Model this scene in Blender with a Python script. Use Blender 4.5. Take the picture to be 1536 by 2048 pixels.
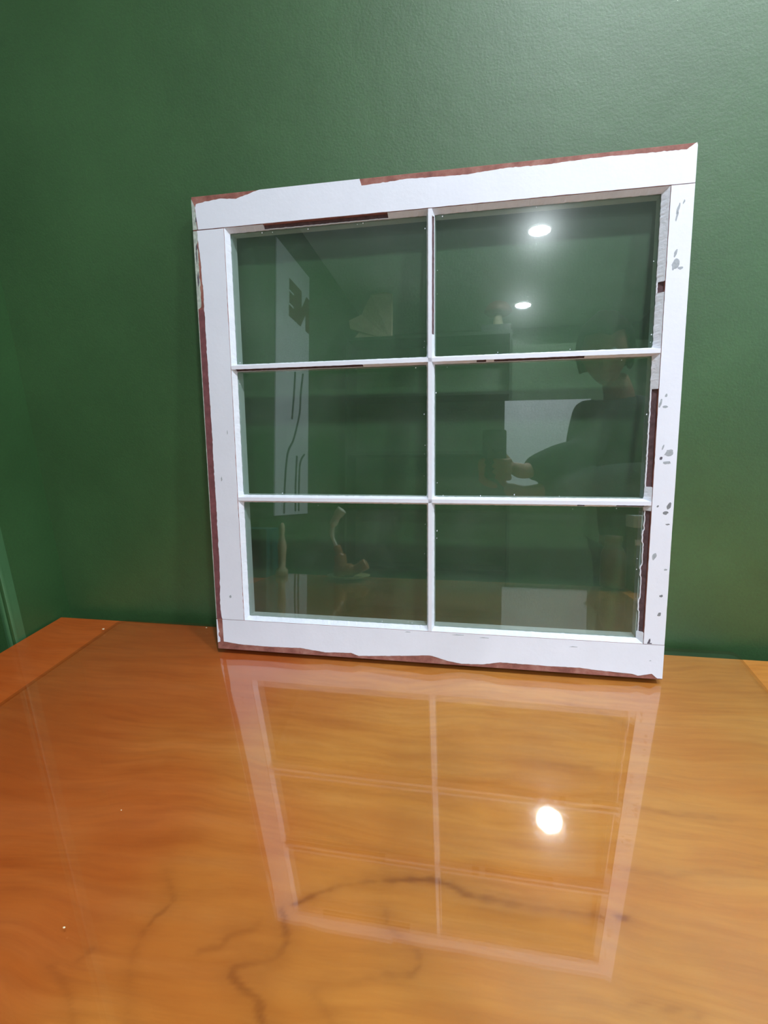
import bpy, bmesh, math, random
import numpy as np
from mathutils import Vector, Matrix, noise
from mathutils.geometry import tessellate_polygon

for o in list(bpy.data.objects): bpy.data.objects.remove(o)
S = bpy.context.scene
COL = S.collection
random.seed(4)

# ------------------------------------------------------------------ camera, world, lamps, exposure
CAM = Vector((0.1063, -0.8032, 0.4929))
CR = Vector((0.9811787, 0.18973599, -0.03589722))
CU = Vector((-0.01552985, 0.26282955, 0.96471729))
CF = Vector((-0.19247644, 0.94600258, -0.26082932))
cam_data = bpy.data.cameras.new('camera')
cam = bpy.data.objects.new('camera', cam_data); COL.objects.link(cam)
cam.matrix_world = Matrix(((CR.x, CU.x, -CF.x, CAM.x), (CR.y, CU.y, -CF.y, CAM.y), (CR.z, CU.z, -CF.z, CAM.z), (0, 0, 0, 1)))
cam_data.sensor_width = 36; cam_data.sensor_height = 36; cam_data.sensor_fit = 'VERTICAL'
cam_data.lens = 1059.36 / 2048 * 36
cam_data.clip_start = 0.05
S.camera = cam

S.view_settings.view_transform = 'Standard'
S.view_settings.look = 'None'
S.view_settings.gamma = 1
S.view_settings.use_curve_mapping = False
S.view_settings.exposure = 0.0
LAMP_STRENGTH = 715.0
FILL_STRENGTH = 1.6  # glow of the added panel on the right wall
S.cycles.sample_clamp_indirect = 120.0
LAMP_COLOR = (0.875, 0.94, 1.0)
LAMPS = [(0.43, -0.97), (0.40, -2.60), (0.38, -3.91), (1.20, -0.97)]  # the last is an added fill lamp
CEIL = 2.0
FLOOR = -0.756
WALL_Y = 0.131

w = bpy.data.worlds.new('world'); S.world = w; w.use_nodes = True
w.node_tree.nodes['Background'].inputs[0].default_value = (0.6, 0.8, 0.9, 1)
w.node_tree.nodes['Background'].inputs[1].default_value = 0.05

# ------------------------------------------------------------------ helpers
def lin(r, g, b):
    f = lambda c: (c / 255 / 12.92) if c / 255 <= .04045 else ((c / 255 + .055) / 1.055) ** 2.4
    return (f(r), f(g), f(b), 1)

class NT:
    def __init__(s, name):
        s.m = bpy.data.materials.new(name); s.m.use_nodes = True
        s.t = s.m.node_tree; s.t.nodes.clear()
        s.out = s.n('ShaderNodeOutputMaterial')
    def n(s, typ, ins=None, **kw):
        nd = s.t.nodes.new(typ)
        for k, v in kw.items(): setattr(nd, k, v)
        for k, v in (ins or {}).items(): s.set(nd, k, v)
        return nd
    def set(s, nd, k, v):
        i = nd.inputs[k]
        if isinstance(v, bpy.types.NodeSocket): s.t.links.new(v, i)
        elif isinstance(v, bpy.types.Node): s.t.links.new(v.outputs[0], i)
        else: i.default_value = v
    def math(s, op, a, b=None, clamp=False):
        nd = s.n('ShaderNodeMath', operation=op, use_clamp=clamp); s.set(nd, 0, a)
        if b is not None: s.set(nd, 1, b)
        return nd.outputs[0]
    def coords(s, scale=(1, 1, 1), kind='Object'):
        tc = s.n('ShaderNodeTexCoord'); mp = s.n('ShaderNodeMapping', {'Vector': tc.outputs[kind], 'Scale': scale})
        return mp.outputs[0]
    def noise(s, vec, scale, detail=3, rough=.56):
        return s.n('ShaderNodeTexNoise', {'Vector': vec, 'Scale': scale, 'Detail': detail, 'Roughness': rough}).outputs[0]
    def ramp(s, fac, pts):
        r = s.n('ShaderNodeValToRGB', {'Fac': fac}); cr = r.color_ramp
        while len(cr.elements) < len(pts): cr.elements.new(.5)
        for e, (p, c) in zip(cr.elements, pts): e.position = p; e.color = c
        return r.outputs[0]
    def mix(s, fac, a, b, blend='MIX'):
        nd = s.n('ShaderNodeMix', data_type='RGBA', blend_type=blend)
        s.set(nd, 0, fac); s.set(nd, 6, a); s.set(nd, 7, b)
        return nd.outputs[2]
    def surf(s, sh): s.t.links.new(sh if isinstance(sh, bpy.types.NodeSocket) else sh.outputs[0], s.out.inputs[0]); return s.m

def plain(name, col, rough=.5, vary=.12, scale=30, bump=0.0, spec=.5, coat=0, metal=0, bscale=200):
    t = NT(name); v = t.coords()
    n = t.noise(v, scale, 4)
    dark = tuple(c * (1 - vary) for c in col[:3]) + (1,); lite = tuple(min(1, c * (1 + vary)) for c in col[:3]) + (1,)
    c = t.ramp(n, [(.3, dark), (.7, lite)])
    p = t.n('ShaderNodeBsdfPrincipled', {'Base Color': c, 'Roughness': rough, 'Specular IOR Level': spec, 'Coat Weight': coat, 'Metallic': metal})
    if bump:
        b = t.n('ShaderNodeBump', {'Strength': bump, 'Distance': .001, 'Height': t.noise(v, bscale, 3)})
        t.set(p, 'Normal', b.outputs[0])
    return t.surf(p)

def glass_mat(name, tint, haze=.02, haze_rough=.25, f0=.043, dirt=0.0, dirt_scale=9):
    # thin uncoloured glass: clear transmission, a mirror reflection by Fresnel and a little greasy haze
    t = NT(name)
    geo = t.n('ShaderNodeNewGeometry')
    dot = t.n('ShaderNodeVectorMath', operation='DOT_PRODUCT'); t.set(dot, 0, geo.outputs['Normal']); t.set(dot, 1, geo.outputs['Incoming'])
    c = t.math('ABSOLUTE', dot.outputs['Value'])
    p = t.math('POWER', t.math('SUBTRACT', 1.0, c, True), 5.0)
    fac = t.math('ADD', f0, t.math('MULTIPLY', p, 1 - f0), True)
    tr = t.n('ShaderNodeBsdfTransparent', {'Color': tint})
    gl = t.n('ShaderNodeBsdfGlossy', {'Color': (1, 1, 1, 1), 'Roughness': 0.012})
    hz = t.n('ShaderNodeBsdfGlossy', {'Color': (1, 1, 1, 1), 'Roughness': haze_rough})
    a = t.n('ShaderNodeMixShader', {'Fac': haze}); t.set(a, 1, tr); t.set(a, 2, hz)
    if dirt:
        df = t.n('ShaderNodeBsdfDiffuse', {'Color': (.75, .78, .78, 1)})
        nn = t.noise(t.coords(), dirt_scale, 5, .6)
        f = t.math('MULTIPLY', t.math('POWER', nn, 2.0), dirt)
        a2 = t.n('ShaderNodeMixShader', {'Fac': f}); t.set(a2, 1, a); t.set(a2, 2, df); a = a2
    b = t.n('ShaderNodeMixShader', {'Fac': fac}); t.set(b, 1, a); t.set(b, 2, gl)
    return t.surf(b)

def emis(name, col, st):
    t = NT(name); return t.surf(t.n('ShaderNodeEmission', {'Color': (*col, 1), 'Strength': st}))

def link(name, bm, mats, parent=None, smooth=False, label=None):
    me = bpy.data.meshes.new(name)
    bmesh.ops.recalc_face_normals(bm, faces=bm.faces)
    bm.to_mesh(me); bm.free()
    for m in (mats if isinstance(mats, (list, tuple)) else [mats]): me.materials.append(m)
    if smooth: me.polygons.foreach_set('use_smooth', [True] * len(me.polygons))
    o = bpy.data.objects.new(name, me); COL.objects.link(o)
    if parent: o.parent = parent
    if label: o['label'] = label
    return o

def tag(o, label, cat, group=None):
    o['label'] = label; o['category'] = cat
    if group: o['group'] = group
    return o

def thing(name, label, cat, loc=(0, 0, 0), rot=(0, 0, 0), group=None):
    o = bpy.data.objects.new(name, None); COL.objects.link(o); o.location = loc; o.rotation_euler = rot
    o.empty_display_size = .05
    return tag(o, label, cat, group)

def struct(o): o['kind'] = 'structure'; return o

def box(bm, x0, x1, y0, y1, z0, z1, mat=0, bevel=0):
    vs = [bm.verts.new((x, y, z)) for x in (x0, x1) for y in (y0, y1) for z in (z0, z1)]
    fs = [(0, 1, 3, 2), (4, 6, 7, 5), (0, 4, 5, 1), (2, 3, 7, 6), (0, 2, 6, 4), (1, 5, 7, 3)]
    out = [bm.faces.new([vs[i] for i in f]) for f in fs]
    for f in out: f.material_index = mat
    if bevel:
        es = list({e for f in out for e in f.edges})
        r = bmesh.ops.bevel(bm, geom=es, offset=bevel, segments=2, affect='EDGES', profile=.5)
        for f in r['faces']: f.material_index = mat
    return out

def boxobj(name, dims, mat, parent=None, bevel=0, label=None):
    bm = bmesh.new(); box(bm, *dims, bevel=bevel); return link(name, bm, mat, parent, label=label)

def prism(bm, pts, f3, thick, mat=0):
    """extruded polygon: pts 2-D, f3(u, v, d) gives the point at depth d"""
    tris = tessellate_polygon([[Vector((p[0], p[1], 0)) for p in pts]])
    a = [bm.verts.new(f3(p[0], p[1], 0)) for p in pts]; b = [bm.verts.new(f3(p[0], p[1], thick)) for p in pts]
    for t in tris:
        for L in (a, b):
            try: bm.faces.new([L[i] for i in t]).material_index = mat
            except ValueError: pass
    n = len(pts)
    for i in range(n):
        bm.faces.new((a[i], a[(i + 1) % n], b[(i + 1) % n], b[i])).material_index = mat

def lathe(bm, prof, c, seg=24, mat=0, squash=(1, 1)):
    rings = []
    for r, z in prof:
        rings.append([bm.verts.new((c[0] + squash[0] * r * math.cos(2 * math.pi * i / seg), c[1] + squash[1] * r * math.sin(2 * math.pi * i / seg), c[2] + z)) for i in range(seg)])
    for A, B in zip(rings, rings[1:]):
        for i in range(seg):
            bm.faces.new((A[i], A[(i + 1) % seg], B[(i + 1) % seg], B[i])).material_index = mat
    for R in (rings[0], rings[-1]):
        bm.faces.new(R).material_index = mat

def tube(bm, pts, rad, seg=10, mat=0):
    pts = [Vector(p) for p in pts]; rings = []
    rr = rad if isinstance(rad, (list, tuple)) else [rad] * len(pts)
    for i, p in enumerate(pts):
        d = (pts[min(i + 1, len(pts) - 1)] - pts[max(i - 1, 0)]).normalized()
        a = d.orthogonal().normalized() if i == 0 else (a - d * a.dot(d)).normalized()
        b = d.cross(a)
        rings.append([bm.verts.new(p + rr[i] * (a * math.cos(2 * math.pi * k / seg) + b * math.sin(2 * math.pi * k / seg))) for k in range(seg)])
    for A, B in zip(rings, rings[1:]):
        for i in range(seg): bm.faces.new((A[i], A[(i + 1) % seg], B[(i + 1) % seg], B[i])).material_index = mat
    for R in (rings[0], rings[-1]): bm.faces.new(R).material_index = mat

def spline(pts, n=8):
    P = [Vector(p) for p in pts]; out = []
    for i in range(len(P) - 1):
        p0 = P[max(i - 1, 0)]; p1 = P[i]; p2 = P[i + 1]; p3 = P[min(i + 2, len(P) - 1)]
        for k in range(n):
            t = k / n
            out.append(.5 * ((2 * p1) + (-p0 + p2) * t + (2 * p0 - 5 * p1 + 4 * p2 - p3) * t * t + (-p0 + 3 * p1 - 3 * p2 + p3) * t ** 3))
    out.append(P[-1]); return out

# ------------------------------------------------------------------ materials
def wall_mat(name, a, b, rough=.5, spec=1.15):
    t = NT(name); v = t.coords()
    c = t.ramp(t.noise(v, 5, 5, .6), [(.35, a), (.68, b)])
    c = t.mix(.16, c, t.ramp(t.noise(v, 240, 2), [(.3, (.0, .0, .0, 1)), (.75, (.35, .55, .35, 1))]), 'OVERLAY')
    h = t.math('ADD', t.noise(v, 260, 3), t.math('MULTIPLY', t.noise(v, 30, 2), 1.5))
    bp = t.n('ShaderNodeBump', {'Strength': .22, 'Distance': .0012, 'Height': h})
    p = t.n('ShaderNodeBsdfPrincipled', {'Base Color': c, 'Roughness': rough, 'Specular IOR Level': spec, 'Normal': bp.outputs[0]})
    return t.surf(p)
M_wall = wall_mat('green_wall_paint', lin(54, 93, 50), lin(62, 103, 58))
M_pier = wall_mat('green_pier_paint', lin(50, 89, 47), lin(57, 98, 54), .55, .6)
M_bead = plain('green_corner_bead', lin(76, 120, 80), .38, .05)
M_ceiling = plain('ceiling_white', lin(238, 242, 248), .7, .03)
M_floor = plain('floor_light_tile', lin(190, 186, 176), .35, .08, 6)

def wood_mat():
    t = NT('varnished_orange_wood'); v = t.coords((1, 1, 1))
    warp = t.n('ShaderNodeTexNoise', {'Vector': v, 'Scale': 3.2, 'Detail': 2.0})
    vm = t.n('ShaderNodeVectorMath', operation='MULTIPLY_ADD'); t.set(vm, 0, warp.outputs[1]); t.set(vm, 1, (.10, .10, 0)); t.set(vm, 2, v)
    wv = vm.outputs[0]
    st = t.n('ShaderNodeMapping', {'Vector': wv, 'Rotation': (0, 0, -.05), 'Scale': (2.0, 17, 1)}).outputs[0]
    n1 = t.noise(st, 1.6, 6, .62)
    st2 = t.n('ShaderNodeMapping', {'Vector': wv, 'Scale': (12, 110, 1)}).outputs[0]
    n2 = t.noise(st2, 1.0, 4, .6)
    blotch = t.noise(v, 5.5, 3)
    c = t.ramp(n1, [(.2, lin(204, 118, 40)), (.5, lin(222, 146, 66)), (.8, lin(236, 168, 92))])
    c = t.mix(.32, c, t.ramp(n2, [(.3, lin(160, 84, 24)), (.6, lin(216, 140, 56))]), 'MIX')
    c = t.mix(t.math('MULTIPLY', t.ramp(blotch, [(.4, (0, 0, 0, 1)), (.65, (1, 1, 1, 1))]), .35), c, lin(196, 104, 30))
    hw = t.n('ShaderNodeAttribute', attribute_name='heartwood_falloff')
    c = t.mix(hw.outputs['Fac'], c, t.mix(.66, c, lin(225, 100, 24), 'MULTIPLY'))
    at = t.n('ShaderNodeAttribute', attribute_name='vein')
    c = t.mix(t.math('MULTIPLY', at.outputs['Fac'], .9, True), c, lin(128, 50, 8))
    p = t.n('ShaderNodeBsdfPrincipled', {'Base Color': c, 'Roughness': .42, 'Specular IOR Level': .35, 'Coat Weight': .5, 'Coat Roughness': .06})
    return t.surf(p)
M_wood = wood_mat()
M_table_leg = plain('table_leg_wood', lin(150, 78, 26), .4, .2, 12)

M_white = plain('white_window_paint', lin(231, 230, 243), .45, .025, 14, bump=.25, bscale=120)
M_putty = plain('white_painted_putty', lin(232, 234, 246), .5, .05, 60, bump=.6, bscale=260)
M_lip = plain('white_inner_moulding', lin(215, 220, 220), .5, .06, 40)
M_chip = plain('grey_primer_chip', lin(165, 168, 176), .7, .12, 300)
M_chipd = plain('dark_bare_chip', lin(92, 84, 96), .8, .2, 300)
def core_mat():
    t = NT('bare_reddish_wood'); v = t.coords()
    n = t.noise(v, 45, 5, .65)
    c = t.ramp(n, [(.25, lin(104, 58, 52)), (.5, lin(150, 92, 82)), (.75, lin(176, 128, 118))])
    p = t.n('ShaderNodeBsdfPrincipled', {'Base Color': c, 'Roughness': .65})
    return t.surf(p)
M_core = core_mat()
M_edge = plain('worn_grey_edge_paint', lin(176, 182, 174), .6, .3, 120)
M_pane = glass_mat('old_window_glass', (.90, .945, .93, 1), haze=.010, haze_rough=.16, dirt=.05, f0=.10)
M_slab = glass_mat('clear_table_glass', (.975, .99, .98, 1), haze=.012, haze_rough=.14, f0=.043)
M_slab_edge = glass_mat('glass_cut_edge', (.82, .74, .60, 1), haze=.0, f0=.03)
M_lamp = emis('downlight_glow', LAMP_COLOR, LAMP_STRENGTH)
M_lampring = plain('white_metal_ring', lin(230, 230, 230), .3, .03)

# ------------------------------------------------------------------ the setting
def slab(name, dims, mat):
    return struct(boxobj(name, dims, mat))
slab('wall_front', (-1.35, 1.62, WALL_Y, WALL_Y + .12, FLOOR, CEIL), M_wall)
slab('wall_left', (-1.22, -1.10, -4.55, WALL_Y, FLOOR, CEIL), M_wall)
slab('wall_right', (1.5, 1.62, -4.55, WALL_Y, FLOOR, CEIL), M_wall)
slab('wall_rear', (-1.22, 1.62, -4.67, -4.55, FLOOR, CEIL), M_wall)
slab('floor', (-1.35, 1.62, -4.67, .25, FLOOR - .1, FLOOR), M_floor)
slab('ceiling', (-1.35, 1.62, -4.67, .25, CEIL, CEIL + .1), M_ceiling)
# pier in the corner, its rounded arris catches the light
bm = bmesh.new(); box(bm, -1.10, -.8125, -.016, WALL_Y, FLOOR, CEIL)
pier = struct(link('wall_pier', bm, M_pier))
bm = bmesh.new()
prof = [(-.8125 - .009 + .0105 * math.cos(a), -.016 + .009 - .0105 * math.sin(a)) for a in [math.radians(d) for d in range(-15, 106, 10)]]
prof += [(-.835, -.0145), (-.835, .004), (-.8125, .012)]
prism(bm, prof, lambda u, v, d: (u, v, FLOOR + d), CEIL - FLOOR)
struct(link('trim_1', bm, M_bead))
# glowing framed panel added on the right wall, unseen, to brighten that side
M_fill = emis('added_fill_glow', (.66, .90, 1.0), FILL_STRENGTH)
bm = bmesh.new()
for a in ((-1.15, -1.09, .05, 1.45), (-.16, -.10, .05, 1.45), (-1.09, -.16, .05, .11), (-1.09, -.16, 1.39, 1.45)): box(bm, 1.46, 1.4999, *a)
fill_panel = struct(link('added_light_panel_1', bm, M_ceiling))
bm = bmesh.new(); box(bm, 1.485, 1.4995, -1.09, -.16, .11, 1.39); link('pane', bm, M_fill, fill_panel)
# partition behind the camera
slab('wall_partition', (.27, 1.5, -3.36, -3.24, FLOOR, 1.46), M_wall)

# ------------------------------------------------------------------ ceiling downlights
def downlight(x, y, label, first=None):
    if first:
        r = first.copy(); COL.objects.link(r); r.location = (x, y, CEIL); r['label'] = label
        for ch in first.children:
            c = ch.copy(); COL.objects.link(c); c.parent = r
        return r
    r = thing('ceiling_downlight', label, 'ceiling light', (x, y, CEIL), group='round downlights in the ceiling')
    bm = bmesh.new()
    seg = 40; rings = []
    for rad, z in [(.060, -.001), (.062, -.008), (.078, -.009), (.082, -.004), (.082, 0)]:
        rings.append([bm.verts.new((rad * math.cos(2 * math.pi * i / seg), rad * math.sin(2 * math.pi * i / seg), z)) for i in range(seg)])
    for A, B in zip(rings, rings[1:]):
        for i in range(seg): bm.faces.new((A[i], A[(i + 1) % seg], B[(i + 1) % seg], B[i]))
    link('trim_ring', bm, M_lampring, r, True)
    bm = bmesh.new(); bmesh.ops.create_circle(bm, cap_ends=True, radius=.060, segments=seg, matrix=Matrix.Translation((0, 0, -.004)))
    me = bpy.data.meshes.new('lens')
    for f in bm.faces:
        if f.normal.z > 0: f.normal_flip()
    bm.to_mesh(me); bm.free(); me.materials.append(M_lamp)
    o = bpy.data.objects.new('lens', me); COL.objects.link(o); o.parent = r
    return r
d0 = downlight(*LAMPS[0], 'round white ceiling downlight above the wooden table, mirrored in the tabletop')
downlight(*LAMPS[1], 'round white ceiling downlight mirrored larger in the upper right pane', d0)
downlight(*LAMPS[2], 'round white ceiling downlight mirrored smaller and lower in the upper right pane', d0)
downlight(*LAMPS[3], 'round white ceiling downlight added over the right end of the table near the added light panel', d0)  # extra lamp, out of view, added to brighten the right side

# ------------------------------------------------------------------ table
table = thing('table', 'glossy orange-brown wooden table with dark grain in front of the green wall', 'table', (0, 0, FLOOR))
TOPZ = -.0065 - FLOOR
veins = [[(-0.072, -0.433), (-0.051, -0.417), (-0.012, -0.4), (0.059, -0.386), (0.099, -0.396), (0.172, -0.398), (0.239, -0.395)],
 [(-0.082, -0.441), (-0.071, -0.458), (-0.068, -0.47), (-0.075, -0.484), (-0.104, -0.496), (-0.097, -0.506), (-0.074, -0.515), (-0.066, -0.527), (-0.052, -0.542)],
 [(-0.22, -0.42), (-0.194, -0.447), (-0.2, -0.466), (-0.203, -0.48), (-0.2, -0.5), (-0.191, -0.519), (-0.181, -0.533), (-0.166, -0.558)],
 [(-0.099, -0.453), (-0.102, -0.46), (-0.122, -0.471), (-0.125, -0.481), (-0.142, -0.487)], [(-0.24, -0.502), (-0.247, -0.514)],
 [(-0.267, -0.522), (-0.239, -0.535), (-0.217, -0.554), (-0.2, -0.571)],
 [(0.017, -0.425), (0.023, -0.44), (0.051, -0.455), (0.05, -0.474), (0.025, -0.48), (-0.029, -0.499), (-0.012, -0.516), (-0.002, -0.534)],
 [(0.264, -0.251), (0.309, -0.262), (0.376, -0.262)], [(0.253, -0.344), (0.3, -0.341), (0.39, -0.316)], [(0.225, -0.466), (0.258, -0.466), (0.276, -0.466)],
 [(0.046, -0.177), (0.127, -0.2), (0.239, -0.201)], [(0.232, -0.071), (0.273, -0.084), (0.307, -0.113)]]
wts = [.8, .8, .45, .4, .35, .35, .4, .3, .3, .35, .3, .3]
x0, x1, y0, y1 = -.8065, 1.05, -.98, .099
st = .0032
nx = int((x1 - x0) / st) + 1; ny = int((y1 - y0) / st) + 1
X = np.linspace(x0, x1, nx); Y = np.linspace(y0, y1, ny)
gx, gy = np.meshgrid(X, Y)
val = np.zeros_like(gx)
for L, wt in zip(veins, wts):
    d = np.full_like(gx, 9.0)
    L2 = [(p.x, p.y) for p in spline([(a, b, 0) for a, b in L], 5)]
    for i, (p, q) in enumerate(zip(L2, L2[1:])):
        dx, dy = q[0] - p[0], q[1] - p[1]; l2 = dx * dx + dy * dy
        t = np.clip(((gx - p[0]) * dx + (gy - p[1]) * dy) / l2, 0, 1)
        d = np.minimum(d, np.hypot(gx - p[0] - t * dx, gy - p[1] - t * dy))
    wdt = .0036 + .0012 * np.sin(gx * 25 + gy * 18)
    fade = .74 + .26 * np.sin(gx * 31 + gy * 57 + wt * 20)
    d = d + .0016 * np.sin(gx * 260 + 3 * np.sin(gy * 210)) * np.cos(gy * 230)
    val = np.maximum(val, wt * fade * np.exp(-(d / wdt) ** 2))
    val = np.maximum(val, wt * .3 * np.exp(-(d / (wdt * 3.5)) ** 2))
# redder heartwood on the left, wavy border; also paints in the light falling off leftwards
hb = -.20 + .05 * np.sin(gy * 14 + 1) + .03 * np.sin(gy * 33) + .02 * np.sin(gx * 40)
heart_falloff = 1 / (1 + np.exp((gx - hb) / .075))
verts = np.zeros((nx * ny + 4, 3)); verts[:nx * ny, 0] = gx.ravel(); verts[:nx * ny, 1] = gy.ravel(); verts[:nx * ny, 2] = TOPZ
idx = np.arange(nx * ny).reshape(ny, nx)
quads = np.stack([idx[:-1, :-1].ravel(), idx[:-1, 1:].ravel(), idx[1:, 1:].ravel(), idx[1:, :-1].ravel()], 1).tolist()
b = nx * ny
verts[b:] = [(x0 + .003, y0 + .003, TOPZ - .028), (x1 - .003, y0 + .003, TOPZ - .028), (x1 - .003, y1 - .003, TOPZ - .028), (x0 + .003, y1 - .003, TOPZ - .028)]
quads.append([b + 3, b + 2, b + 1, b])
quads.append([b, b + 1] + idx[0, ::-1].tolist())
quads.append([b + 1, b + 2] + idx[::-1, -1].tolist())
quads.append([b + 2, b + 3] + idx[-1, :].tolist())
quads.append([b + 3, b] + idx[:, 0].tolist())
me = bpy.data.meshes.new('tabletop'); me.from_pydata(verts.tolist(), [], quads)
at = me.attributes.new('vein', 'FLOAT', 'POINT'); at.data.foreach_set('value', np.concatenate([val.ravel(), np.zeros(4)]).astype(np.float32))
at = me.attributes.new('heartwood_falloff', 'FLOAT', 'POINT'); at.data.foreach_set('value', np.concatenate([heart_falloff.ravel(), np.zeros(4)]).astype(np.float32))
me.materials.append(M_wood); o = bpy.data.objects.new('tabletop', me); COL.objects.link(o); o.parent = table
boxobj('apron', (x0 + .05, x1 - .05, y0 + .05, y1 - .03, TOPZ - .11, TOPZ - .0285), M_table_leg, table)
for lx in (x0 + .04, x1 - .10):
    for ly in (y0 + .04, y1 - .09):
        bm = bmesh.new(); fs = box(bm, lx, lx + .06, ly, ly + .06, 0, TOPZ - .0285)
        for v_ in bm.verts:
            if v_.co.z < .01: v_.co.x = lx + .03 + (v_.co.x - lx - .03) * .7; v_.co.y = ly + .03 + (v_.co.y - ly - .03) * .7
        link('leg', bm, M_table_leg, table)

# glass sheet with rounded corners lying on the table
def rounded(pts, r, n=7):
    out = []
    for i, p in enumerate(pts):
        p = Vector(p); a = (Vector(pts[i - 1]) - p).normalized(); c = (Vector(pts[(i + 1) % len(pts)]) - p).normalized()
        A = p + a * r; B = p + c * r
        for k in range(n + 1):
            t = k / n; out.append(tuple((A * (1 - t) ** 2 + 2 * p * t * (1 - t) + B * t * t)))
    return out
sheet = rounded([(-.652, -.95), (.521, -.95), (.530, .1135), (-.654, .0935)], .016)
bm = bmesh.new(); prism(bm, sheet, lambda u, v, d: (u, v, -.006 + d), .006)
bm.normal_update()
for f in bm.faces:
    if abs(f.normal.z) < .5: f.material_index = 1
tag(link('glass_sheet', bm, [M_slab, M_slab_edge]), 'clear glass sheet with rounded corners lying over the wooden tabletop', 'glass sheet')

# crumbs
M_crumb = plain('pale_crumb', lin(235, 215, 180), .7, .1)
for (cx, cy, s, lab) in [(-.660, .048, .0020, 'tiny pale crumb on the glass near the back left of the table'), (-.449, .081, .0013, 'tiny pale crumb just left of the window foot'),
                         (-.276, -.494, .0009, 'tiny pale crumb at the lower left of the table'), (-.314, -.362, .0006, 'tiny pale crumb left of the mirrored window stile')]:
    bm = bmesh.new(); bmesh.ops.create_icosphere(bm, subdivisions=2, radius=s)
    for v_ in bm.verts:
        k = 1 + .3 * noise.noise(v_.co * 900); v_.co = Vector((v_.co.x * k * 1.4, v_.co.y * k, v_.co.z * k * .6 + s * .6))
    o = tag(link('crumb', bm, M_crumb, None, True), lab, 'crumb', 'pale crumbs on the table'); o.location = (cx, cy, 0)

# ------------------------------------------------------------------ the window sash
LEAN = 0.12232
TH = .034
sash = thing('window_sash', 'old six-pane wooden window sash in chipped white paint leaning on the green wall', 'window sash', (0, 0, TH * math.sin(LEAN) + .0002), (-LEAN, 0, 0))
oL, iL, mL, mR, iR, oR = -.38, -.3246, .0071, .0195, .3489, .38
b0, ib, m2b, m2t, m1b, m1t, it, t0 = 0, .0573, .2729, .2859, .4972, .5093, .7256, .7775
BW, BD = .0062, .0098     # putty width and depth
BWR = .0092
LIP0 = .0132
def nz(a, s=60, k=1.0, seed=0): return k * noise.noise(Vector((a * s, seed * 7.3, seed * 1.7)))

def member(name, dims, lips, bev=.0008):
    bm = bmesh.new()
    x0, x1, z0, z1 = dims
    box(bm, x0, x1, 0, TH, z0, z1, 0, bev)
    for l in lips: box(bm, l[0], l[1], LIP0, TH - .002, l[2], l[3], 1)
    return link(name, bm, [M_core, M_lip], sash)

top = member('top_rail', (oL, oR, it, t0), [(iL + .0003, iR - .0003, it - BW, it + .001)])
bot = member('bottom_rail', (oL, oR, b0, ib), [(iL + .0003, iR - .0003, ib - .001, ib + BW)])
stl = member('stile', (oL, iL, ib, it), [(iL - .001, iL + BW, ib + BW, it - BW)])
str_ = member('stile', (iR, oR, ib, it), [(iR - BWR, iR + .001, ib + BW, it - BW)])
stl['label'] = 'wide left stile with a bare reddish outer edge'; str_['label'] = 'narrow right stile with grey chips'

def film(bm, poly, mat=0, t=.0008, y=-.0008):
    prism(bm, poly, lambda u, v, d: (u, y + d, v), t, mat)
def resample(pts, step=.0035):
    out = []
    for p, q in zip(pts, pts[1:]):
        n = max(1, int(math.hypot(q[0] - p[0], q[1] - p[1]) / step))
        out += [(p[0] + (q[0] - p[0]) * k / n, p[1] + (q[1] - p[1]) * k / n) for k in range(n)]
    return out + [pts[-1]]

# top rail paint
TOPL = [(-.3715, .7689), (-.3552, .7713), (-.3276, .7733), (-.3006, .7708), (-.2804, .7757), (-.2596, .7775), (-.2249, .7775), (-.1588, .7775), (-.0954, .7775), (-.0924, .7703), (-.0587, .7713), (-.0216, .7733), (.0132, .7719), (.0689, .7705), (.1237, .7738), (.1771, .7724), (.2411, .7743), (.2664, .7743), (.3155, .7736), (.3665, .7729), (.3785, .7775)]
TOPL = [(u, v - .0032 if v < .7765 else v) for u, v in TOPL]
up = [(u, min(v, t0 - .0003) + (nz(u, 300, .0007, 1) + nz(u, 900, .0004, 2) if v < .777 else 0)) for u, v in resample(TOPL)]
low = [(u, it + .0006 + abs(nz(u, 140, .0007, 3))) for u, _ in resample([(.3797, 0), (-.3700, 0)], .006)]
bm = bmesh.new(); film(bm, up + [(.3797, .774)] + low + [(-.3722, .745), (-.3735, .76)])
# greyish worn margin at the left corner
film(bm, [(-.3797, it + .001), (-.3712, it + .001), (-.3732, .738), (-.3722, .748), (-.3748, .756), (-.3738, .762), (-.377, .768), (-.3797, .774)], 1, .0004, -.0004)
film(bm, [(-.3745, .7365 + .001), (-.3725, .739), (-.3727, .747), (-.3741, .744)], 3, .0005, -.0005)
link('white_paint', bm, [M_white, M_edge, M_chip, M_chipd], top)

# bottom rail paint
BOTL = [(-.3674, .0137), (-.3339, .0101), (-.2754, .0093), (-.22, .011), (-.1727, .006), (-.1259, .0084), (-.1115, .0038), (-.0212, .0103), (.0132, .0137), (.043, .006), (.0666, .0025), (.1014, .0041), (.1308, .0098), (.2012, .009), (.2557, .0097), (.2962, .0069), (.3352, .0057), (.3435, .003), (.3638, .008), (.3723, .0011), (.3797, .001)]
BOTL = [(u, v + .0012) for u, v in BOTL]
lo = [(u, max(.0006, v + nz(u, 260, .0006, 5))) for u, v in resample(BOTL)]
hi = [(u, ib - .0005) for u, _ in resample([(.3797, 0), (-.3676, 0)], .02)]
bm = bmesh.new(); film(bm, lo + hi)
film(bm, [(-.3797, .020), (-.3785, .018), (-.377, .030), (-.3752, .033), (-.3768, .04), (-.3778, .0565), (-.3797, .0565)], 0, .0004, -.0004)
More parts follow.
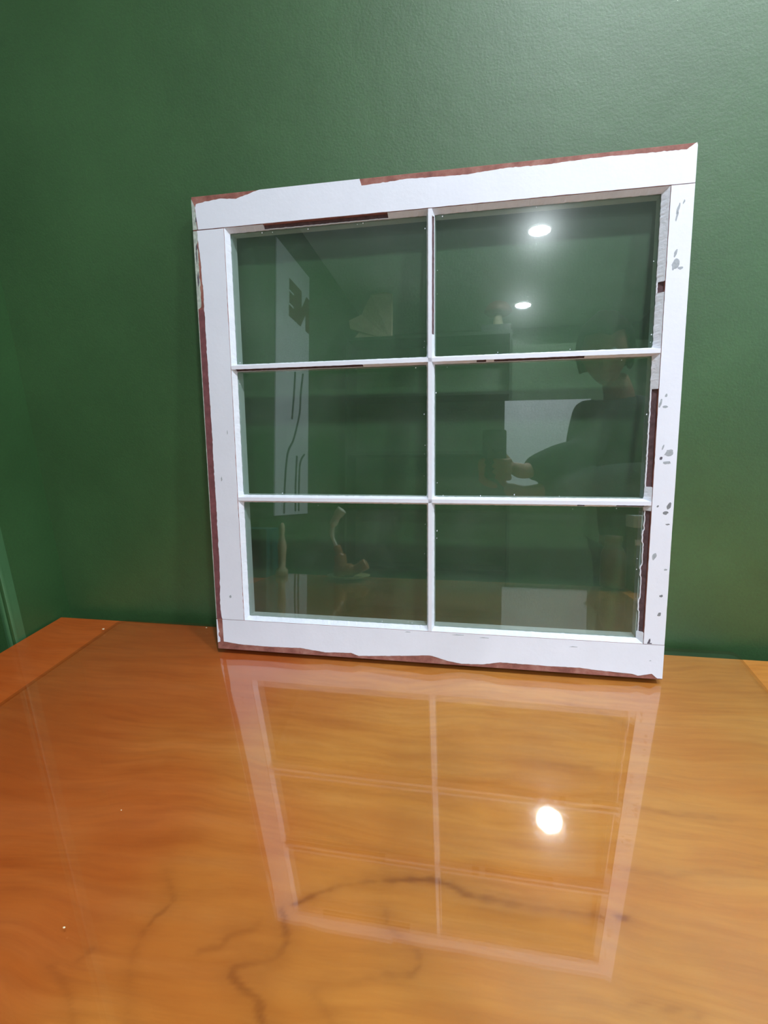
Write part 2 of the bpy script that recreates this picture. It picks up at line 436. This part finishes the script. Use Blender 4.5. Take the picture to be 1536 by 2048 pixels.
film(bm, [(-.3795, .012), (-.3745, .014), (-.3745, .021), (-.3775, .026), (-.3795, .024)], 0, .0004, -.0004)
for u_, v_, w_ in [(.095, .0512, .016), (.238, .0452, .013), (-.03, .0535, .01), (.05, .0535, .02)]:
    film(bm, [(u_, v_), (u_ + w_, v_ + .0004), (u_ + w_, v_ + .0010), (u_ + w_ * .4, v_ + .0014)], 2, .0002, -.001)
film(bm, [(.3582, .03), (.362, .0302), (.361, .0315)], 2, .0002, -.001)
link('white_paint', bm, [M_white, M_edge, M_chip, M_chipd], bot)

# left stile paint
LEFT = [(-.3722, it - .0008), (-.3717, .7036), (-.3693, .682), (-.3673, .6303), (-.3673, .5625), (-.3669, .468), (-.3664, .3896), (-.3668, .3305), (-.3664, .2398), (-.3670, .1632), (-.3685, .1221), (-.3705, .0833), (-.3678, ib + .0004)]
le = [(u + nz(v, 170, .0009, 8) + nz(v, 600, .0005, 9), v) for u, v in resample(LEFT, .0035)]
ri = [(iL - .0004 - abs(nz(v, 90, .0012, 10)), v) for _, v in resample([(0, ib + .0004), (0, it - .0008)], .006)]
bm = bmesh.new(); film(bm, le + ri)
g = [(-.3797, .60), (-.3797, it - .001), (-.3725, it - .001)] + [(-.3728 + nz(v, 200, .0018, 12), v) for v in np.arange(.72, .60, -.004)]
film(bm, g, 1, .0004, -.0004)
for (u_, v_, du, dv) in [(-.3755, .694, .0022, .012), (-.3765, .672, .0016, .03), (-.3762, .636, .0026, .026)]:
    film(bm, [(u_, v_), (u_ + du, v_ + dv * .3), (u_ + du * .6, v_ + dv), (u_ - du * .3, v_ + dv * .6)], 3, .0002, -.0006)
film(bm, [(-.3797, ib + .001)] + [(-.3786 + nz(v, 120, .0004, 13), v) for v in np.arange(ib + .001, .62, .008)] + [(-.3797, .62)], 1, .0003, -.0003)
for (u_, v_, du, dv) in [(-.3502, .098, .0035, .0064), (-.338, .391, .0012, .0086), (-.354, .31, .002, .009)]:
    film(bm, [(u_, v_), (u_ + du, v_ + dv * .3), (u_ + du * .6, v_ + dv), (u_ - du * .3, v_ + dv * .6)], 2, .0001, -.0009)
M_maroon = plain('dark_maroon_undercoat', lin(118, 68, 72), .7, .25, 90)
film(bm, [(-.3788, ib + .001), (-.3645, ib + .001), (-.3645, .60), (-.3788, .60)], 4, .0001, -.0001)
link('white_paint', bm, [M_white, M_edge, M_chip, M_chipd, M_maroon], stl)

# right stile paint with chips
bm = bmesh.new()
ri = [(oR - .0003 - abs(nz(v, 60, .0004, 15)), v) for _, v in resample([(0, ib + .0004), (0, it - .0004)], .008)]
le = [(iR + .0004 + abs(nz(v, 110, .0006, 16)), v) for _, v in resample([(0, it - .0004), (0, ib + .0004)], .006)]
film(bm, ri + le)
chips = [[0.3601, 0.7000, 0.0037, 0.0125, 0], [0.3590, 0.6900, 0.0027, 0.0105, 0], [0.3602, 0.6404, 0.0040, 0.0089, 0], [0.3608, 0.6278, 0.0088, 0.0147, 0], [0.3679, 0.6172, 0.0067, 0.0038, 0], [0.3669, 0.7055, 0.0023, 0.0054, 0], [0.3594, 0.4411, 0.0036, 0.0037, 0], [0.3524, 0.4334, 0.0033, 0.0102, 0], [0.3591, 0.4246, 0.0069, 0.0031, 0], [0.3597, 0.3677, 0.0024, 0.0074, 0], [0.3683, 0.3603, 0.0119, 0.0097, 0], [0.3579, 0.35, 0.0037, 0.0045, 1], [0.3659, 0.3433, 0.0113, 0.0042, 0], [0.3728, 0.2804, 0.006, 0.009, 2], [0.3689, 0.2682, 0.0066, 0.005, 2], [0.3573, 0.2772, 0.0029, 0.0031, 2], [0.3728, 0.2492, 0.0064, 0.0022, 2], [0.3572, 0.2031, 0.0056, 0.0095, 0], [0.374, 0.1795, 0.0051, 0.0029, 0], [0.3702, 0.1381, 0.0052, 0.0037, 2], [0.3689, 0.11, 0.0047, 0.0062, 2], [0.3564, 0.0669, 0.0036, 0.0141, 1], [0.3585, 0.0597, 0.0053, 0.0021, 1]]
for i, (u_, v_, du, dv, k) in enumerate(chips):
    n = 14; pts = []
    for j in range(n):
        a = 2 * math.pi * j / n; r = 1 + .45 * noise.noise(Vector((math.cos(a) * 1.6, math.sin(a) * 1.6, i * 3.1)))
        pts.append((u_ + du * .5 * r * math.cos(a) + .25 * dv * .5 * math.sin(a), v_ - dv * .5 + dv * .55 * r * math.sin(a)))
    pts = [(min(u, oR - .0008), max(v, ib + .001)) for u, v in pts]
    film(bm, pts, {0: 2, 1: 3, 2: 4}[k], .00015, -.00095)
M_chipm = plain('mid_grey_chip', lin(128, 128, 134), .8, .2, 400)
link('white_paint', bm, [M_white, M_edge, M_chip, M_chipd, M_chipm], str_)

# muntins
def muntin(dims, lip, face, vertical, label, waves):
    bm = bmesh.new()
    box(bm, dims[0], dims[1], .0004, TH - .004, dims[2], dims[3], 0)
    box(bm, lip[0], lip[1], LIP0, TH - .004 - .0005, lip[2], lip[3], 1)
    o = link('muntin', bm, [M_core, M_lip], sash, label=label)
    bm = bmesh.new()
    if vertical:
        a = [(face[0] + nz(v, 150, .0004, waves), v) for v in np.arange(face[2], face[3], .005)] + [(face[0], face[3])]
        c = [(face[1] + nz(v, 150, .0004, waves + 1), v) for v in np.arange(face[3], face[2], -.005)] + [(face[1], face[2])]
    else:
        a = [(u, face[2] + nz(u, 150, .0004, waves)) for u in np.arange(face[0], face[1], .005)] + [(face[1], face[2])]
        c = [(u, face[3] + nz(u, 150, .0004, waves + 1)) for u in np.arange(face[1], face[0], -.005)] + [(face[0], face[3])]
    film(bm, a + c, 0, .0008, -.0004)
    link('white_paint', bm, M_white, o)
mc = (mL + mR) / 2; HW = .0022; FW = .0030
muntin((mc - HW, mc + HW, ib - .002, it + .002), (mL, mR, ib + BW, it - BW), (mc - FW, mc + FW, ib + .0002, it - .0002), True, 'upright middle bar', 20)
for (a, b_), nm in (((m1b, m1t), 'upper cross bar'), ((m2b, m2t), 'lower cross bar')):
    c = (a + b_) / 2
    muntin((iL - .002, iR + .002, c - HW, c + HW), (iL + BW, iR - BW, a, b_), (iL + .0002, iR - .0002, c - FW, c + FW), False, nm, 30 + int(a * 50))

# panes and putty
colsx = [(iL, mc - HW, BW, mc - HW - mL), (mc + HW, iR, mR - mc - HW, BWR)]
m1c = (m1b + m1t) / 2; m2c = (m2b + m2t) / 2
rows = [(m1c + HW, it, m1t - m1c - HW, BW), (m2c + HW, m1c - HW, m2t - m2c - HW, m1c - HW - m1b), (ib, m2c - HW, BW, m2c - HW - m2b)]
gaps = {(0, 0, 'T'): [(-.257, -.0523)], (1, 0, 'T'): [(-.3195, -.096)], (1, 1, 'T'): [(.0854, .1), (.112, .2447)], (2, 1, 'T'): [(.2427, .254), (.300, .345)], (2, 1, 'R'): [(.075, .268)],
        (1, 1, 'R'): [(.3044, .4494)], (0, 1, 'L'): [(.5425, .716)], (0, 1, 'R'): [(.585, .60)]}
def strip(bm, seg_pts, p3):
    """triangular putty bead: seg_pts = list of (s, width, gapflag); in a gap only a dark bed and a thin residue remain"""
    def secs(wd, gp):
        if gp: return [([(wd * .76, BD), (wd, BD), (wd * .95, BD * .80), (wd * .80, BD * .78)], 0), ([(.0001, BD), (wd * .80, BD), (wd * .78, BD * .90), (.0001, BD * .62)], 1)]
        return [([(.0001, BD), (wd, BD), (wd * .98, BD * .90), (.0001, .0002)], 0)]
    prev = None
    for s, wd, gp in seg_pts:
        rings = [([bm.verts.new(p3(s, a, d)) for a, d in sec], m) for sec, m in secs(wd, gp)]
        if prev and prev[1] == gp:
            for (A, m), (B, _) in zip(prev[0], rings):
                for i in range(4): bm.faces.new((A[i], A[(i + 1) % 4], B[(i + 1) % 4], B[i])).material_index = m
        else:
            if prev:
                for A, m in prev[0]: bm.faces.new(A).material_index = m
            for A, m in rings: bm.faces.new(A).material_index = m
        prev = (rings, gp)
    for A, m in prev[0]: bm.faces.new(A).material_index = m
M_bed = plain('dark_rebate_wood', lin(96, 72, 76), .8, .35, 120)
pane_names = [['upper left pane', 'upper right pane'], ['middle left pane', 'middle right pane'], ['lower left pane', 'lower right pane']]
for r in range(3):
    for c in range(2):
        u0, u1, wl, wr = colsx[c]; v0, v1, wb, wt = rows[r]
        bm = bmesh.new(); box(bm, u0 + .0004, u1 - .0004, BD + .0001, LIP0 - .0002, v0 + .0004, v1 - .0004)
        link('glass_pane', bm, M_pane, sash, label=pane_names[r][c])
        bm = bmesh.new()
        for side in 'LRTB':
            vert = side in 'LR'; s0, s1 = (v0, v1) if vert else (u0, u1)
            wd = {'L': wl, 'R': wr, 'T': wt, 'B': wb}[side]
            gp = gaps.get((r, c, side), [])
            marks = sorted(set([s0 + .0003, s1 - .0003] + list(np.arange(s0 + .002, s1 - .001, .0028)) + [g_ for q in gp for g_ in q]))
            seed = 50 + r * 10 + c * 5 + 'LRTB'.index(side)
            pts = []
            for s in marks:
                edge = min(s - s0, s1 - s)
                wv = wd * (1 + .10 * noise.noise(Vector((s * 120, seed, 0))) + .08 * noise.noise(Vector((s * 420, seed, 3))))
                if edge < .008 and (r, c) != (2, 1): wv *= 1 + .25 * (1 - edge / .008)
                isg = any(a_ <= s < b2 for a_, b2 in gp)
                if any(abs(s - e_) < 1e-9 for q in gp for e_ in q):
                    pts.append((s - .00005, wv, any(a_ < s <= b2 for a_, b2 in gp)))
                if isg and (r, c, side) == (2, 1, 'R') and int(s * 55) % 3: wv *= .8
                pts.append((s, wv, isg))
            f = {'L': lambda s, a, d: (u0 + a, d, s), 'R': lambda s, a, d: (u1 - a, d, s), 'T': lambda s, a, d: (s, d, v1 - a), 'B': lambda s, a, d: (s, d, v0 + a)}[side]
            strip(bm, pts, f)
        for k in range(9):   # specks of paint and putty stuck to the glass near the bars
            ed = random.choice('LRTB'); s_ = random.random() ** 2.2 * .06 * random.choice((-1, 1))
            uu = random.uniform(u0 + .01, u1 - .01) if ed in 'TB' else (u0 + wl + .002 + random.random() * .003 if ed == 'L' else u1 - wr - .002 - random.random() * .003)
            vv = random.uniform(v0 + .01, v1 - .01) if ed in 'LR' else (v0 + wb + .002 + random.random() * .003 if ed == 'B' else v1 - wt - .002 - random.random() * .003)
            q = random.uniform(.0003, .0009)
            film(bm, [(uu - q, vv - q), (uu + q * .6, vv - q * 1.3), (uu + q, vv + q), (uu - q * .4, vv + q * 1.5)], 0, .0003, BD - .0003)
        link('putty_bead', bm, [M_putty, M_bed], sash)

# ------------------------------------------------------------------ things behind the camera (seen mirrored in the panes)
# poster on the left wall
M_board = plain('glossy_white_poster', lin(222, 230, 236), .3, .03)
M_red = plain('dark_red_print', lin(96, 34, 28), .5, .1)
M_line = plain('thin_grey_print', lin(70, 80, 78), .5, .1)
poster = thing('wall_poster', 'tall narrow white poster with dark red letters on the left wall', 'poster', (-1.10, -2.22, .97))
boxobj('poster_sheet', (0, .008, -.28, .28, -.79, .79), M_board, poster)
cu = bpy.data.curves.new('txt', 'FONT'); cu.body = 'NE'; cu.size = .27; cu.extrude = .001; cu.align_x = 'CENTER'; cu.offset = .021
to = bpy.data.objects.new('txt', cu); COL.objects.link(to)
bpy.context.view_layer.update()
me = bpy.data.meshes.new_from_object(to.evaluated_get(bpy.context.evaluated_depsgraph_get()))
bpy.data.objects.remove(to)
me.materials.clear(); me.materials.append(M_red)
lt = bpy.data.objects.new('lettering', me); COL.objects.link(lt); lt.parent = poster
lt.location = (.0095, -.10, .435); lt.rotation_euler = (math.pi / 2, 0, math.pi / 2)
bm = bmesh.new()
for P in ([(-.16, .12), (-.12, -.02), (-.1, -.15), (0, -.32), (.1, -.42), (.14, -.6), (.15, -.78)], [(-.02, .1), (.0, -.04), (.03, -.2)], [(-.06, -.42), (-.04, -.6), (-.04, -.77)], [(-.2, -.4), (-.12, -.46), (-.1, -.6), (-.1, -.77)]):
    tube(bm, spline([(.010, a, b2) for a, b2 in P], 5), .007, 6)
link('line_drawing', bm, M_line, poster)

# bookcase room divider
M_bk = plain('dark_green_board', lin(44, 66, 44), .5, .15)
bk = thing('bookcase', 'tall dark green open bookcase behind the photographer', 'bookcase', (-.38, -3.4, FLOOR))
bh = 1.58 - FLOOR
boxobj('side_panel', (-.66, -.64, -.15, .15, 0, bh), M_bk, bk); boxobj('side_panel', (.63, .65, -.15, .15, 0, bh), M_bk, bk)
boxobj('back_panel', (-.64, .63, -.15, -.14, 0, bh), M_wall, bk)
for k in range(6): boxobj('shelf', (-.6399, .6299, -.139, .15, .02 + k * (bh - .045) / 5, .045 + k * (bh - .045) / 5), M_bk, bk)

# toadstool ornament on dark box
M_darkbox = plain('dark_box', lin(50, 62, 56), .5, .1)
tag(boxobj('storage_box', (.03, .26, -3.45, -3.27, 1.5802, 1.638), M_darkbox, bevel=.004), 'small dark box on top of the bookcase under the toadstool ornament', 'box')
ts = thing('toadstool_ornament', 'toadstool ornament with brown cap on the dark box above the bookcase', 'ornament', (.16, -3.36, 1.6383))
bm = bmesh.new(); lathe(bm, [(.045, 0), (.040, .03), (.030, .08), (.028, .12)], (0, 0, 0)); link('stem', bm, plain('cream_stem', lin(190, 185, 150), .5, .1), ts, True)
bm = bmesh.new(); lathe(bm, [(.02, .112), (.09, .105), (.108, .12), (.10, .15), (.075, .18), (.04, .197), (.005, .203)], (0, 0, 0)); link('cap', bm, plain('brown_cap', lin(120, 66, 50), .4, .2), ts, True)

# draped beige cloth at left end of the bookcase
bm = bmesh.new()
pts = [(-.16, .0), (.17, .0), (.17, .34), (.10, .345), (.0, .33), (-.06, .25), (-.08, .2), (-.18, .15), (-.17, .09), (-.10, .07), (-.13, .03)]
prism(bm, pts, lambda u, v, d: (u, d + .02 * math.sin(u * 25), v * 1.12), .05)
o = tag(link('beige_cloth_bundle', bm, plain('beige_cloth', lin(222, 204, 172), .9, .12, 14, bump=.6, bscale=40)), 'pale beige folded cloth bundle standing on the bookcase top, left of the toadstool', 'cloth')
o.location = (-.86, -3.40, 1.5803)

# white sheet pinned to the partition
sh = tag(boxobj('white_notice_sheet', (.22, .84, -.002, .004, 0, .66), plain('bright_white_sheet', lin(232, 238, 242), .5, .02)), 'large blank white sheet hanging on the green partition behind the photographer', 'notice')
sh.location = (0, -3.2335, .38)

# figurine with plume on dish, slim figurine, teal box : standing at the table's front left corner
orn = thing('bird_ornament', 'brown seated ornament with tall curved cream plume standing on a flat dish', 'ornament', (-.375, -.895, 0))
bm = bmesh.new(); lathe(bm, [(.02, 0.0002), (.045, .001), (.075, .010), (.076, .012), (.045, .006), (.01, .005)], (0, 0, 0), 32); link('dish', bm, plain('olive_dish', lin(150, 150, 100), .3, .1), orn, True)
bm = bmesh.new(); tube(bm, spline([(-.03, 0, .008), (-.028, 0, .05), (-.035, 0, .085), (-.045, 0, .115)], 6), [.026] * 6 + [.022] * 6 + [.014] * 6 + [.010], 16)
tube(bm, spline([(-.02, 0, .028), (.02, 0, .03), (.05, 0, .045), (.066, 0, .055)], 5), [.024] * 5 + [.018] * 5 + [.02] * 5 + [.012], 14)
link('body', bm, plain('brown_glaze', lin(150, 110, 62), .35, .2), orn, True)
bm = bmesh.new(); tube(bm, spline([(-.045, 0, .11), (-.062, 0, .15), (-.058, 0, .19), (-.04, 0, .225), (-.025, 0, .245)], 6), [.006] * 6 + [.008] * 6 + [.014] * 6 + [.018] * 6 + [.006], 12)
link('plume', bm, plain('cream_plume', lin(205, 210, 190), .5, .1), orn, True)
bm = bmesh.new(); lathe(bm, [(.022, .0002), (.022, .02), (.012, .03), (.014, .07), (.017, .11), (.010, .135), (.007, .15), (.011, .165), (.008, .185), (.002, .192)], (0, 0, 0), 20)
o = tag(link('slim_figurine', bm, plain('cream_figurine', lin(200, 188, 150), .5, .15), None, True), 'slim cream figurine standing on the table left of the bird ornament', 'figurine'); o.location = (-.628, -.90, .0)
o = tag(boxobj('teal_box', (-.78, -.67, -.97, -.86, -.0062, .17), plain('teal_card', lin(30, 96, 90), .5, .15), bevel=.003), 'teal box standing on the left front corner of the table', 'box')

carton = thing('carton', 'dark green carton with pale lid on the right front of the table', 'carton', (.612, -.925, -.0063))
boxobj('body', (-.050, .050, -.045, .045, 0, .205), plain('green_card', lin(44, 74, 54), .6, .1), carton, .002)
boxobj('lid', (-.053, .053, -.048, .048, .206, .245), plain('pale_lid', lin(214, 220, 220), .5, .04), carton, .002)
boxobj('label_strip', (-.046, .040, .0455, .0465, .150, .168), plain('white_strip', lin(235, 238, 238), .5, .02), carton)
bm = bmesh.new(); lathe(bm, [(.034, .0002), (.040, .008), (.040, .10), (.034, .125), (.026, .135), (.026, .15), (.029, .152), (.029, .170), (.002, .172)], (0, 0, 0), 24)
o = tag(link('brown_jar', bm, plain('brown_jar_glaze', lin(116, 82, 62), .3, .15), None, True), 'brown jar standing on the table left of the dark green carton', 'jar'); o.location = (.512, -.93, -.0001)

# ------------------------------------------------------------------ photographer holding a phone
phone = thing('phone', 'dark phone held upright by the photographer', 'phone')
phone.matrix_world = Matrix(((CR.x, CU.x, -CF.x, CAM.x), (CR.y, CU.y, -CF.y, CAM.y), (CR.z, CU.z, -CF.z, CAM.z), (0, 0, 0, 1)))
M_phone = plain('dark_phone_glass', lin(26, 34, 34), .12, .05)
bm = bmesh.new(); prism(bm, rounded([(-.022, .012), (-.022, -.146), (.053, -.146), (.053, .012)], .009), lambda u, v, d: (u, v, .003 + d), .008); link('body', bm, M_phone, phone)
bm = bmesh.new(); prism(bm, rounded([(-.019, .009), (-.019, -.143), (.050, -.143), (.050, .009)], .006), lambda u, v, d: (u, v, .0112 + d), .0004); link('screen', bm, plain('phone_screen', lin(14, 16, 18), .08, .02), phone)

def skin(verts, edges, radii, sub=2):
    me = bpy.data.meshes.new('t'); me.from_pydata([tuple(v) for v in verts], edges, []); o = bpy.data.objects.new('t', me); COL.objects.link(o)
    m = o.modifiers.new('s', 'SKIN'); m.use_smooth_shade = True
    for i, r in enumerate(radii):
        d = me.skin_vertices[0].data[i]; d.radius = (r, r) if not isinstance(r, tuple) else r; d.use_root = (i == 0)
    s = o.modifiers.new('u', 'SUBSURF'); s.levels = s.render_levels = sub
    bpy.context.view_layer.update()
    e = bpy.data.meshes.new_from_object(o.evaluated_get(bpy.context.evaluated_depsgraph_get()))
    bpy.data.objects.remove(o); return e
def rm(bms, name, mat, vox, parent, label=None):
    bm = bmesh.new()
    for e in bms:
        if isinstance(e, bpy.types.Mesh): bm.from_mesh(e)
        else:
            tmp = bpy.data.meshes.new('x'); e.to_mesh(tmp); e.free(); bm.from_mesh(tmp)
    o = link(name, bm, mat, parent, True, label)
    m = o.modifiers.new('r', 'REMESH'); m.mode = 'VOXEL'; m.voxel_size = vox; m.use_smooth_shade = True
    q = o.modifiers.new('q', 'SMOOTH'); q.factor = .5; q.iterations = 2
    return o
person = thing('person', 'dark-haired person in a dark jacket behind the table, holding a phone', 'person', (0, 0, 0))
C3 = lambda r, u, f: CAM + CR * r + CU * u + CF * f
pelvis = (.67, -1.27, .16); chest = (.63, -1.22, .50); nb = (.58, -1.17, .64); neck = (.56, -1.14, .70)
wr = C3(.095, -.135, -.055); pl = C3(.065, -.108, -.022)
torso_v = [pelvis, (.66, -1.27, .30), chest, (.60, -1.19, .60), nb, neck, (.54, -1.12, .74),
     (.475, -1.15, .585), (.43, -1.03, .44), (.33, -.94, .415), wr, pl,
     (.78, -1.20, .575), (.76, -1.06, .36), (.50, -.97, .35), C3(.105, -.205, -.05), C3(.045, -.178, -.015),
     (.60, -1.27, .08), (.59, -1.25, -.28), (.585, -1.29, -.66), (.58, -1.20, -.71),
     (.75, -1.27, .08), (.76, -1.25, -.28), (.765, -1.29, -.66), (.77, -1.20, -.71)]
edges = [(0, 1), (1, 2), (2, 3), (3, 4), (4, 5), (5, 6), (3, 7), (7, 8), (8, 9), (9, 10), (10, 11), (3, 12), (12, 13), (13, 14), (14, 15), (15, 16), (0, 17), (17, 18), (18, 19), (19, 20), (0, 21), (21, 22), (22, 23), (23, 24)]
rad = [.115, .105, .12, .10, .062, .052, .05, .055, .044, .038, .027, .026, .055, .044, .038, .027, .024, .085, .058, .042, .035, .085, .058, .042, .035]
meshes = [skin(torso_v, edges, rad)]
# head
hc = Vector((.505, -1.085, .815))
bm = bmesh.new(); bmesh.ops.create_icosphere(bm, subdivisions=4, radius=1)
Fh = Vector((-.25, .90, -.30)).normalized(); Rh = Fh.cross(Vector((0, 0, 1))).normalized(); Uh = Rh.cross(Fh)
for v_ in bm.verts:
    x, y, z = v_.co          # x right, y forward, z up
    wx = .076; wy = .096; wz = .118
    if z < 0: wx *= 1 - .28 * z * z; wy *= 1 - .12 * z * z
    px_, py_, pz_ = x * wx, y * wy, z * wz
    if y > .3:
        py_ += .018 * math.exp(-((x / .16) ** 2 + ((z + .15) / .20) ** 2)) * (y)      # nose
        py_ += .006 * math.exp(-((x / .35) ** 2 + ((z + .52) / .10) ** 2))             # lips
        py_ += .008 * math.exp(-((x / .35) ** 2 + ((z + .85) / .15) ** 2))             # chin
        for sx in (-.42, .42): py_ -= .010 * math.exp(-(((x - sx) / .18) ** 2 + ((z - .05) / .12) ** 2))
    v_.co = hc + Rh * px_ + Fh * py_ + Uh * pz_
meshes.append(bm)
for sx in (-1, 1):
    bm = bmesh.new(); bmesh.ops.create_icosphere(bm, subdivisions=2, radius=1)
    for v_ in bm.verts: v_.co = hc + Rh * (sx * .076 + v_.co.x * .008) + Fh * (-.005 + v_.co.y * .018) + Uh * (-.005 + v_.co.z * .030)
    meshes.append(bm)
# left-hand fingers round the phone
for k in range(4):
    h = -.085 - .019 * k; L = [.000, -.006, -.003, .006][k]
    meshes.append(skin([C3(.062, h - .002, -.016), C3(.066, h, -.002), C3(.058, h, .010), C3(.035, h + .002, .0115), C3(.012 + L, h + .003, .0085)], [(0, 1), (1, 2), (2, 3), (3, 4)], [.011, .0100, .0092, .0085, .0070], 1))
meshes.append(skin([C3(.070, -.125, -.030), C3(.058, -.095, -.034), C3(.040, -.070, -.030), C3(.022, -.058, -.0215)], [(0, 1), (1, 2), (2, 3)], [.014, .012, .0105, .009], 1))
# right hand cupped under the phone, fingers up its other edge
for k in range(4):
    h = -.138 + .018 * k; w_ = [-.006, -.002, 0, -.002][k]
    meshes.append(skin([C3(.03 - .004 * k, -.170, .0), C3(-.005 - .006 * k, -.163 + .006 * k, .008), C3(-.028, h - .012, .008), C3(-.026, h, .0105), C3(-.006 + w_, h + .004, .0085)], [(0, 1), (1, 2), (2, 3), (3, 4)], [.012, .0105, .0092, .0085, .0070], 1))
meshes.append(skin([C3(.05, -.178, -.028), C3(.035, -.158, -.033), C3(.015, -.130, -.030), C3(.005, -.112, -.0215)], [(0, 1), (1, 2), (2, 3)], [.014, .012, .0105, .009], 1))
M_skin = plain('skin', lin(150, 104, 80), .5, .06)
rm(meshes, 'body', M_skin, .0045, person)
# eyes
for sx in (-1, 1):
    bm = bmesh.new(); bmesh.ops.create_uvsphere(bm, u_segments=16, v_segments=10, radius=.0115, matrix=Matrix.Translation(hc + Rh * sx * .031 + Fh * .0735 + Uh * .006)); link('eye', bm, plain('eye_white', lin(200, 200, 196), .2, .02), person, True)
    bm = bmesh.new(); bmesh.ops.create_uvsphere(bm, u_segments=12, v_segments=8, radius=.0055, matrix=Matrix.Translation(hc + Rh * sx * .031 + Fh * .0812 + Uh * .004)); link('iris', bm, plain('dark_iris', lin(40, 28, 22), .2, .05), person, True)
# hair
bm = bmesh.new(); bmesh.ops.create_icosphere(bm, subdivisions=4, radius=1)
kill = [v_ for v_ in bm.verts if (v_.co.y > .25 and v_.co.z < .42) or v_.co.z < -.55]
bmesh.ops.delete(bm, geom=kill, context='VERTS')
for v_ in bm.verts:
    x, y, z = v_.co; k = 1.16 + .06 * noise.noise(v_.co * 4) + .03 * noise.noise(v_.co * 11)
    v_.co = hc + Rh * x * .086 * k + Fh * (y * .100 * k - .006) + Uh * (z * .118 * k)
o = link('hair', bm, plain('dark_hair', lin(30, 26, 24), .95, .3, 60, spec=.1), person, True)
m = o.modifiers.new('s', 'SOLIDIFY'); m.thickness = .012
# jacket and trousers
tv = torso_v
jv = [(.67, -1.27, .04)] + [tv[i] for i in (1, 2, 3, 4)] + [tv[7], tv[8], tv[9], tuple(Vector(tv[9]).lerp(Vector(wr), .88)), tv[12], tv[13], tv[14], tuple(Vector(tv[14]).lerp(Vector(tv[15]), .85))]
je = [(0, 1), (1, 2), (2, 3), (3, 4), (3, 5), (5, 6), (6, 7), (7, 8), (3, 9), (9, 10), (10, 11), (11, 12)]
rm([skin(jv, je, [.160, .145, .152, .125, .075, .088, .070, .062, .042, .088, .075, .064, .040])], 'jacket', plain('dark_green_grey_cloth', lin(34, 44, 40), .9, .2, 40), .008, person)
rm([skin([tv[0], tv[17], tv[18], (.585, -1.285, -.64), tv[21], tv[22], (.765, -1.285, -.64)], [(0, 1), (1, 2), (2, 3), (0, 4), (4, 5), (5, 6)], [.128, .1, .072, .056, .1, .072, .056])], 'trousers', plain('dark_trousers', lin(32, 36, 46), .9, .2, 40), .01, person)
for x in (.585, .767):
    bm = bmesh.new(); box(bm, x - .048, x + .048, -1.345, -1.09, FLOOR + .0005, FLOOR + .085, 0, .02)
    for v_ in bm.verts:
        if v_.co.y > -1.17 and v_.co.z > FLOOR + .03: v_.co.z -= .03
    link('shoe', bm, plain('black_shoe', lin(20, 20, 22), .4, .1), person, True)
